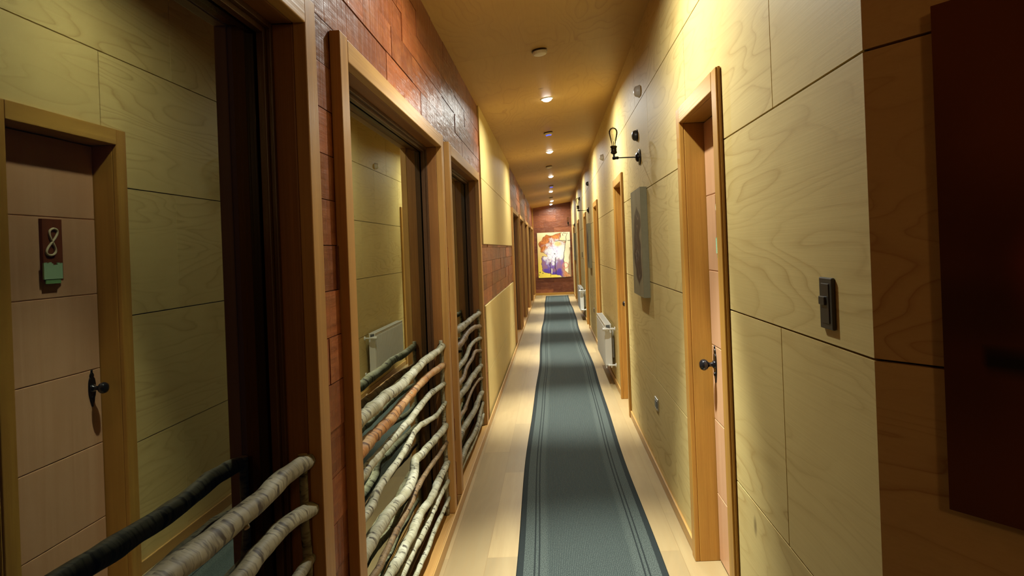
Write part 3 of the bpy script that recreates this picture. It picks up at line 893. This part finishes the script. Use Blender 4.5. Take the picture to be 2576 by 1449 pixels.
def flower(u, v):
    x = 195 + 60 * v + 730 * u; y = 245 - 35 * u + 1025 * v
    wx = x + 14 * nz(x, y, .013) + 5 * nz(x, y, .05, 3); wy = y + 14 * nz(x, y, .013, 7) + 5 * nz(x, y, .05, 9)
    n = nz(x, y, .012, 2); f = nz(x * 2.2, y, .03, 5)
    c = lerp((.86, .66, .28), (.88, .70, .10), sst(600, 1100, y))
    c = lerp(c, (.90, .86, .60), sst(620, 900, x))
    c = lerp(c, (.92, .80, .50), sst(500, 250, y) * .6)
    if inside(BLOB, wx, wy):
        d = poly_d(wx, wy, BLOB, True)
        org = lerp((.42, .10, .018), (.72, .26, .06), .5 + n)
        org = lerp(org, (.20, .075, .03), sst(.1, .6, f) * .6 + sst(60, 0, d) * .25)
        pur = lerp((.24, .14, .42), (.10, .055, .36), sst(950, 1120, y))
        pur = lerp(pur, (.36, .18, .16), sst(0, .45, n + .1) * .6)
        lav = lerp((.86, .85, .86), (.58, .50, .72), sst(-.1, .5, f + n * .5))
        edge = lerp(org, pur, sst(720, 860, y))
        edge = lerp(edge, lerp((.62, .22, .06), (.75, .42, .22), .5 + f), sst(740, 860, x) * sst(850, 1000, y))
        cx, cy = (x - 590) / 270, (y - 640) / 330
        rr = math.hypot(cx + .25 * cy, cy) + .35 * n + .18 * f
        c = lerp(lav, edge, sst(.55, 1.05, rr))
        c = lerp(c, (.93, .92, .84), sst(640, 740, x) * sst(440, 560, y) * sst(900, 720, y))
        c = lerp(c, (.85, .60, .14), sst(110, 40, math.hypot(x - 660, (y - 485) * 1.3)) * .8)
        c = lerp(c, (.16, .055, .02), sst(11, 3, d) * .85)
    elif x > 880 and y > 560:
        c = lerp(c, (.30, .15, .05), sst(905, 930, x + 20 * n + (y - 900) * .04) * .8)
    for P, w in ((CRACK, 7), ([(600, 428), (700, 412), (840, 410)], 8), ([(885, 412), (940, 405)], 10), ([(622, 805), (622, 900), (615, 960), (622, 1060)], 13),
                 ([(520, 905), (498, 960), (515, 1030)], 10), ([(518, 1050), (525, 1230)], 6), ([(640, 1075), (640, 1185)], 9), ([(780, 240), (845, 245)], 9), ([(770, 255), (775, 300)], 8), ([(715, 240), (745, 240)], 8)):
        d = poly_d(wx * .3 + x * .7, wy * .3 + y * .7, P)
        c = lerp(c, (.05, .03, .03), sst(w, w * .4, d))
    for (a, b, r) in ((600, 716, 17), (285, 1142, 16), (348, 1162, 14), (268, 1205, 13), (470, 445, 14)):
        c = lerp(c, (.03, .02, .03), sst(r, r * .6, math.hypot(x - a, y - b)))
    c = lerp(c, (.70, .20, .14), sst(11, 5, abs(math.hypot(x - 845, y - 976) - 62)) * .85)
    c = lerp(c, (.86, .76, .58), sst(13, 6, poly_d(x, y, [(545, 1060), (548, 1160)])))
    return c
pt = canvas('painting', 1.07, 1.47, .035, 150, 206, flower, M['canvas_edge'])
pt.location = (.045, YE - .0004, 1.305)
# face -X turned to look towards -Y (the camera end)
pt.rotation_euler = (0, 0, R(90))
tag(pt, 'large abstract painting in cream, orange and purple on the end wall', 'painting')

def swirl(u, v):
    c = lerp((.245, .22, .125), (.20, .175, .095), .5 + nz(u * 4, v * 6))
    cx = .56 + .05 * math.sin(v * 9) + .05 * nz(v * 7, 1, 1, 3)
    w = .31 * sst(.16, .26, v) * sst(.90, .80, v) * (1 + .35 * nz(v * 9, u * 2, 1, 8))
    if w > 0:
        d = abs(u - cx)
        c = lerp(c, (.026, .014, .007), sst(w + .06, w - .03, d))
        q = abs(nz(u * 7, v * 10, 1, 12))
        c = lerp(c, (.22, .19, .15), sst(.09, .02, q) * sst(w * .8, w * .35, d) * .85)
    return c
CV = [(4.82, 'grey canvas with dark swirling figure nearest the camera, below the nearest sconce'),
      (11.55, 'grey canvas below the second sconce, past the radiator'),
      (18.9, 'grey canvas farthest along the right wall')]
c0 = canvas('canvas_picture', .54, .75, .046, 54, 76, swirl, M['canvas_edge'])
c0.location = (XR, CV[0][0], 1.545); tag(c0, CV[0][1], 'painting', 'grey canvases on the right wall')
for y, lab in CV[1:]: copy_tree(c0, (XR, y, 1.545), lab)

def ember(u, v):
    n = nz(u * 3, v * 4, 1, 2)
    c = lerp((.085, .022, .006), (.15, .042, .010), .5 + n)
    c = lerp(c, (.75, .09, .010), sst(.30, .02, math.hypot((u - .42) * 1.0, (v - .53) * 1.6)) * .9)
    c = lerp(c, (.70, .11, .014), sst(.26, .02, math.hypot((u - .40) * 1.1, v - .88)) * .8)
    c = lerp(c, (.008, .006, .006), sst(.030, .012, abs(v - .70 - .04 * (u - .3)) + sst(.10, .04, u)) * .95)
    c = lerp(c, (.022, .010, .005), sst(.10, .02, abs(v - .60)) * sst(.35, .1, u) * .5)
    return c
k0 = canvas('dark_canvas', .75, .92, .03, 60, 74, ember, simple('dark_red_canvas_edge', (.055, .014, .005), .8))
pc = ang(.153 + .375, .0008, 1.485); k0.location = pc
# local -X must look along ang_n, local +Y must look against ang_d
k0.rotation_euler = (0, 0, math.atan2(-ang_n.y, -ang_n.x))
tag(k0, 'dark red brown canvas with a black streak at the right edge of the photo', 'painting')

# ---------------------------------------------------------------- radiators
def radiator(y0, ln, label):
    r = empty('radiator', (XR - .0004, y0, .19)); tag(r, label, 'radiator', 'white panel radiators on the right wall')
    H = .475; xf, xb = -.108, -.040
    bm = BM(); box(bm, xf, xf + .012, 0, ln, 0, H - .004)
    n = int(ln / .045)
    for k in range(n):
        q = .03 + k * (ln - .06) / (n - 1)
        vs, _ = box(bm, xf - .004, xf + .002, q - .011, q + .011, .025, H - .03)
    build('front_panel', bm, M['white'], r, bevel=.003)
    bm = BM(); box(bm, xb - .012, xb, 0, ln, .002, H - .006); build('rear_panel', bm, M['white'], r, bevel=.003)
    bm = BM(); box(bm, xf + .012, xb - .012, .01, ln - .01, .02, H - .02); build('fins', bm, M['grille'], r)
    bm = BM()
    box(bm, xf - .002, xf + .006, -.001, ln + .001, H - .004, H + .004); box(bm, xb - .006, xb + .002, -.001, ln + .001, H - .004, H + .004)
    k = 0
    while .004 + k * .022 < ln - .01:
        q = .004 + k * .022; box(bm, xf + .006, xb - .006, q, q + .009, H - .003, H + .003); k += 1
    build('top_grille', bm, M['white'], r)
    for q in (-.004, ln):
        bm = BM(); box(bm, xf - .001, xb + .001, q, q + .004, .03, H - .045); build('end_panel', bm, M['white'], r, bevel=.001)
    toX = Matrix.Rotation(R(-90), 4, 'Y'); toY = Matrix.Rotation(R(90), 4, 'X')
    def fitting(z, head):
        bm = BM()
        lathe(bm, [(0, 0), (.024, 0), (.022, .007), (.010, .010), (.009, .066), (.013, .068), (.013, .086), (0, .088)], Matrix.Translation((0, -.035, z)) @ toX, 18)
        tube(bm, [(-.074, -.035, z), (-.074, .012, z)], .009, 12, True, False)
        o = build('pipe_fitting', bm, M['white'], r, smooth=40)
        if head:
            bm = BM(); lathe(bm, [(0, .080), (.011, .080), (.016, .086), (.018, .096), (.0185, .128), (.016, .136), (0, .138)], Matrix.Translation((0, -.035, z)) @ toX, 20)
            build('valve_head', bm, M['white'], o, smooth=40)
    fitting(H - .045, True); fitting(.035, False)
    for q in (.2, ln - .2):
        bm = BM(); box(bm, xb, 0, q, q + .03, .08, H - .06); build('bracket', bm, M['white'], r)
    return r
ra = radiator(7.42, 1.35, 'white panel radiator between the second and third doors on the right')
copy_tree(ra, (XR - .0004, 14.05, .19), 'white panel radiator farther away, between the fourth and fifth doors')

# ---------------------------------------------------------------- switches and sockets
def plate(name, y, z, w, h, m, label, cat, keys, km, grp):
    r = empty(name, (XR, y, z)); tag(r, label, cat, grp)
    bm = BM(); box(bm, -.009, 0, -w / 2, w / 2, -h / 2, h / 2); build('cover_plate', bm, m, r, bevel=.003)
    for (ky, kz, kw, kh, kd, nm) in keys:
        bm = BM(); box(bm, -.009 - kd, -.008, ky - kw / 2, ky + kw / 2, kz - kh / 2, kz + kh / 2); build(nm, bm, km, r, bevel=.0015)
plate('light_switch', 1.595, 1.375, .074, .122, M['greyplate'], 'dark grey light switch on the plywood nearest the right corner', 'switch', [(.012, .006, .034, .020, .006, 'rocker'), (.0, .0, .044, .094, .002, 'insert')], M['greyplate2'], 'wall switches')
plate('light_switch', 14.75, 1.36, .074, .118, M['greyplate'], 'dark light switch far along the right wall', 'switch', [(0, 0, .044, .09, .003, 'insert')], M['greyplate2'], 'wall switches')
SK = [(4.43, 'steel socket plate low on the wall under the nearest grey canvas'), (11.05, 'socket plate low on the wall under the second grey canvas')]
for y, lab in SK:
    plate('wall_socket', y, .485, .118, .076, M['steel'], lab, 'socket', [(-.03, 0, .036, .046, .003, 'outlet'), (.02, 0, .05, .046, .003, 'outlet')], M['greyplate2'], 'wall sockets')

# unseen warm fill light added behind the viewer to lift the angled wall
ll = bpy.data.lights.new('lobby_fill', 'POINT'); ll.energy = 14; ll.color = (1.0, .62, .28); ll.shadow_soft_size = .12
lo = bpy.data.objects.new('lobby_fill', ll); COL.objects.link(lo); lo.location = (.35, -1.6, 2.3)

# ---------------------------------------------------------------- night, camera, view
w = bpy.data.worlds.new('night'); scn.world = w; w.use_nodes = True
w.node_tree.nodes['Background'].inputs[0].default_value = (.02, .03, .05, 1); w.node_tree.nodes['Background'].inputs[1].default_value = .02

cam = bpy.data.cameras.new('camera'); co = bpy.data.objects.new('camera', cam); COL.objects.link(co)
co.matrix_world = Matrix.Translation((0, 0, 1.53)) @ Matrix.Rotation(R(90), 4, 'X') @ Matrix.Rotation(R(-2.2), 4, 'Z')
cam.sensor_width = 36; cam.lens = 36 * 1700 / 2576
cam.shift_x = -(1390 - 1288) / 2576; cam.shift_y = -(724.5 - 624) / 2576
cam.clip_start = .02; cam.clip_end = 100
scn.camera = co
scn.view_settings.view_transform = 'Standard'; scn.view_settings.look = 'None'
scn.view_settings.exposure = 0.30; scn.view_settings.gamma = 1.0; scn.view_settings.use_curve_mapping = False
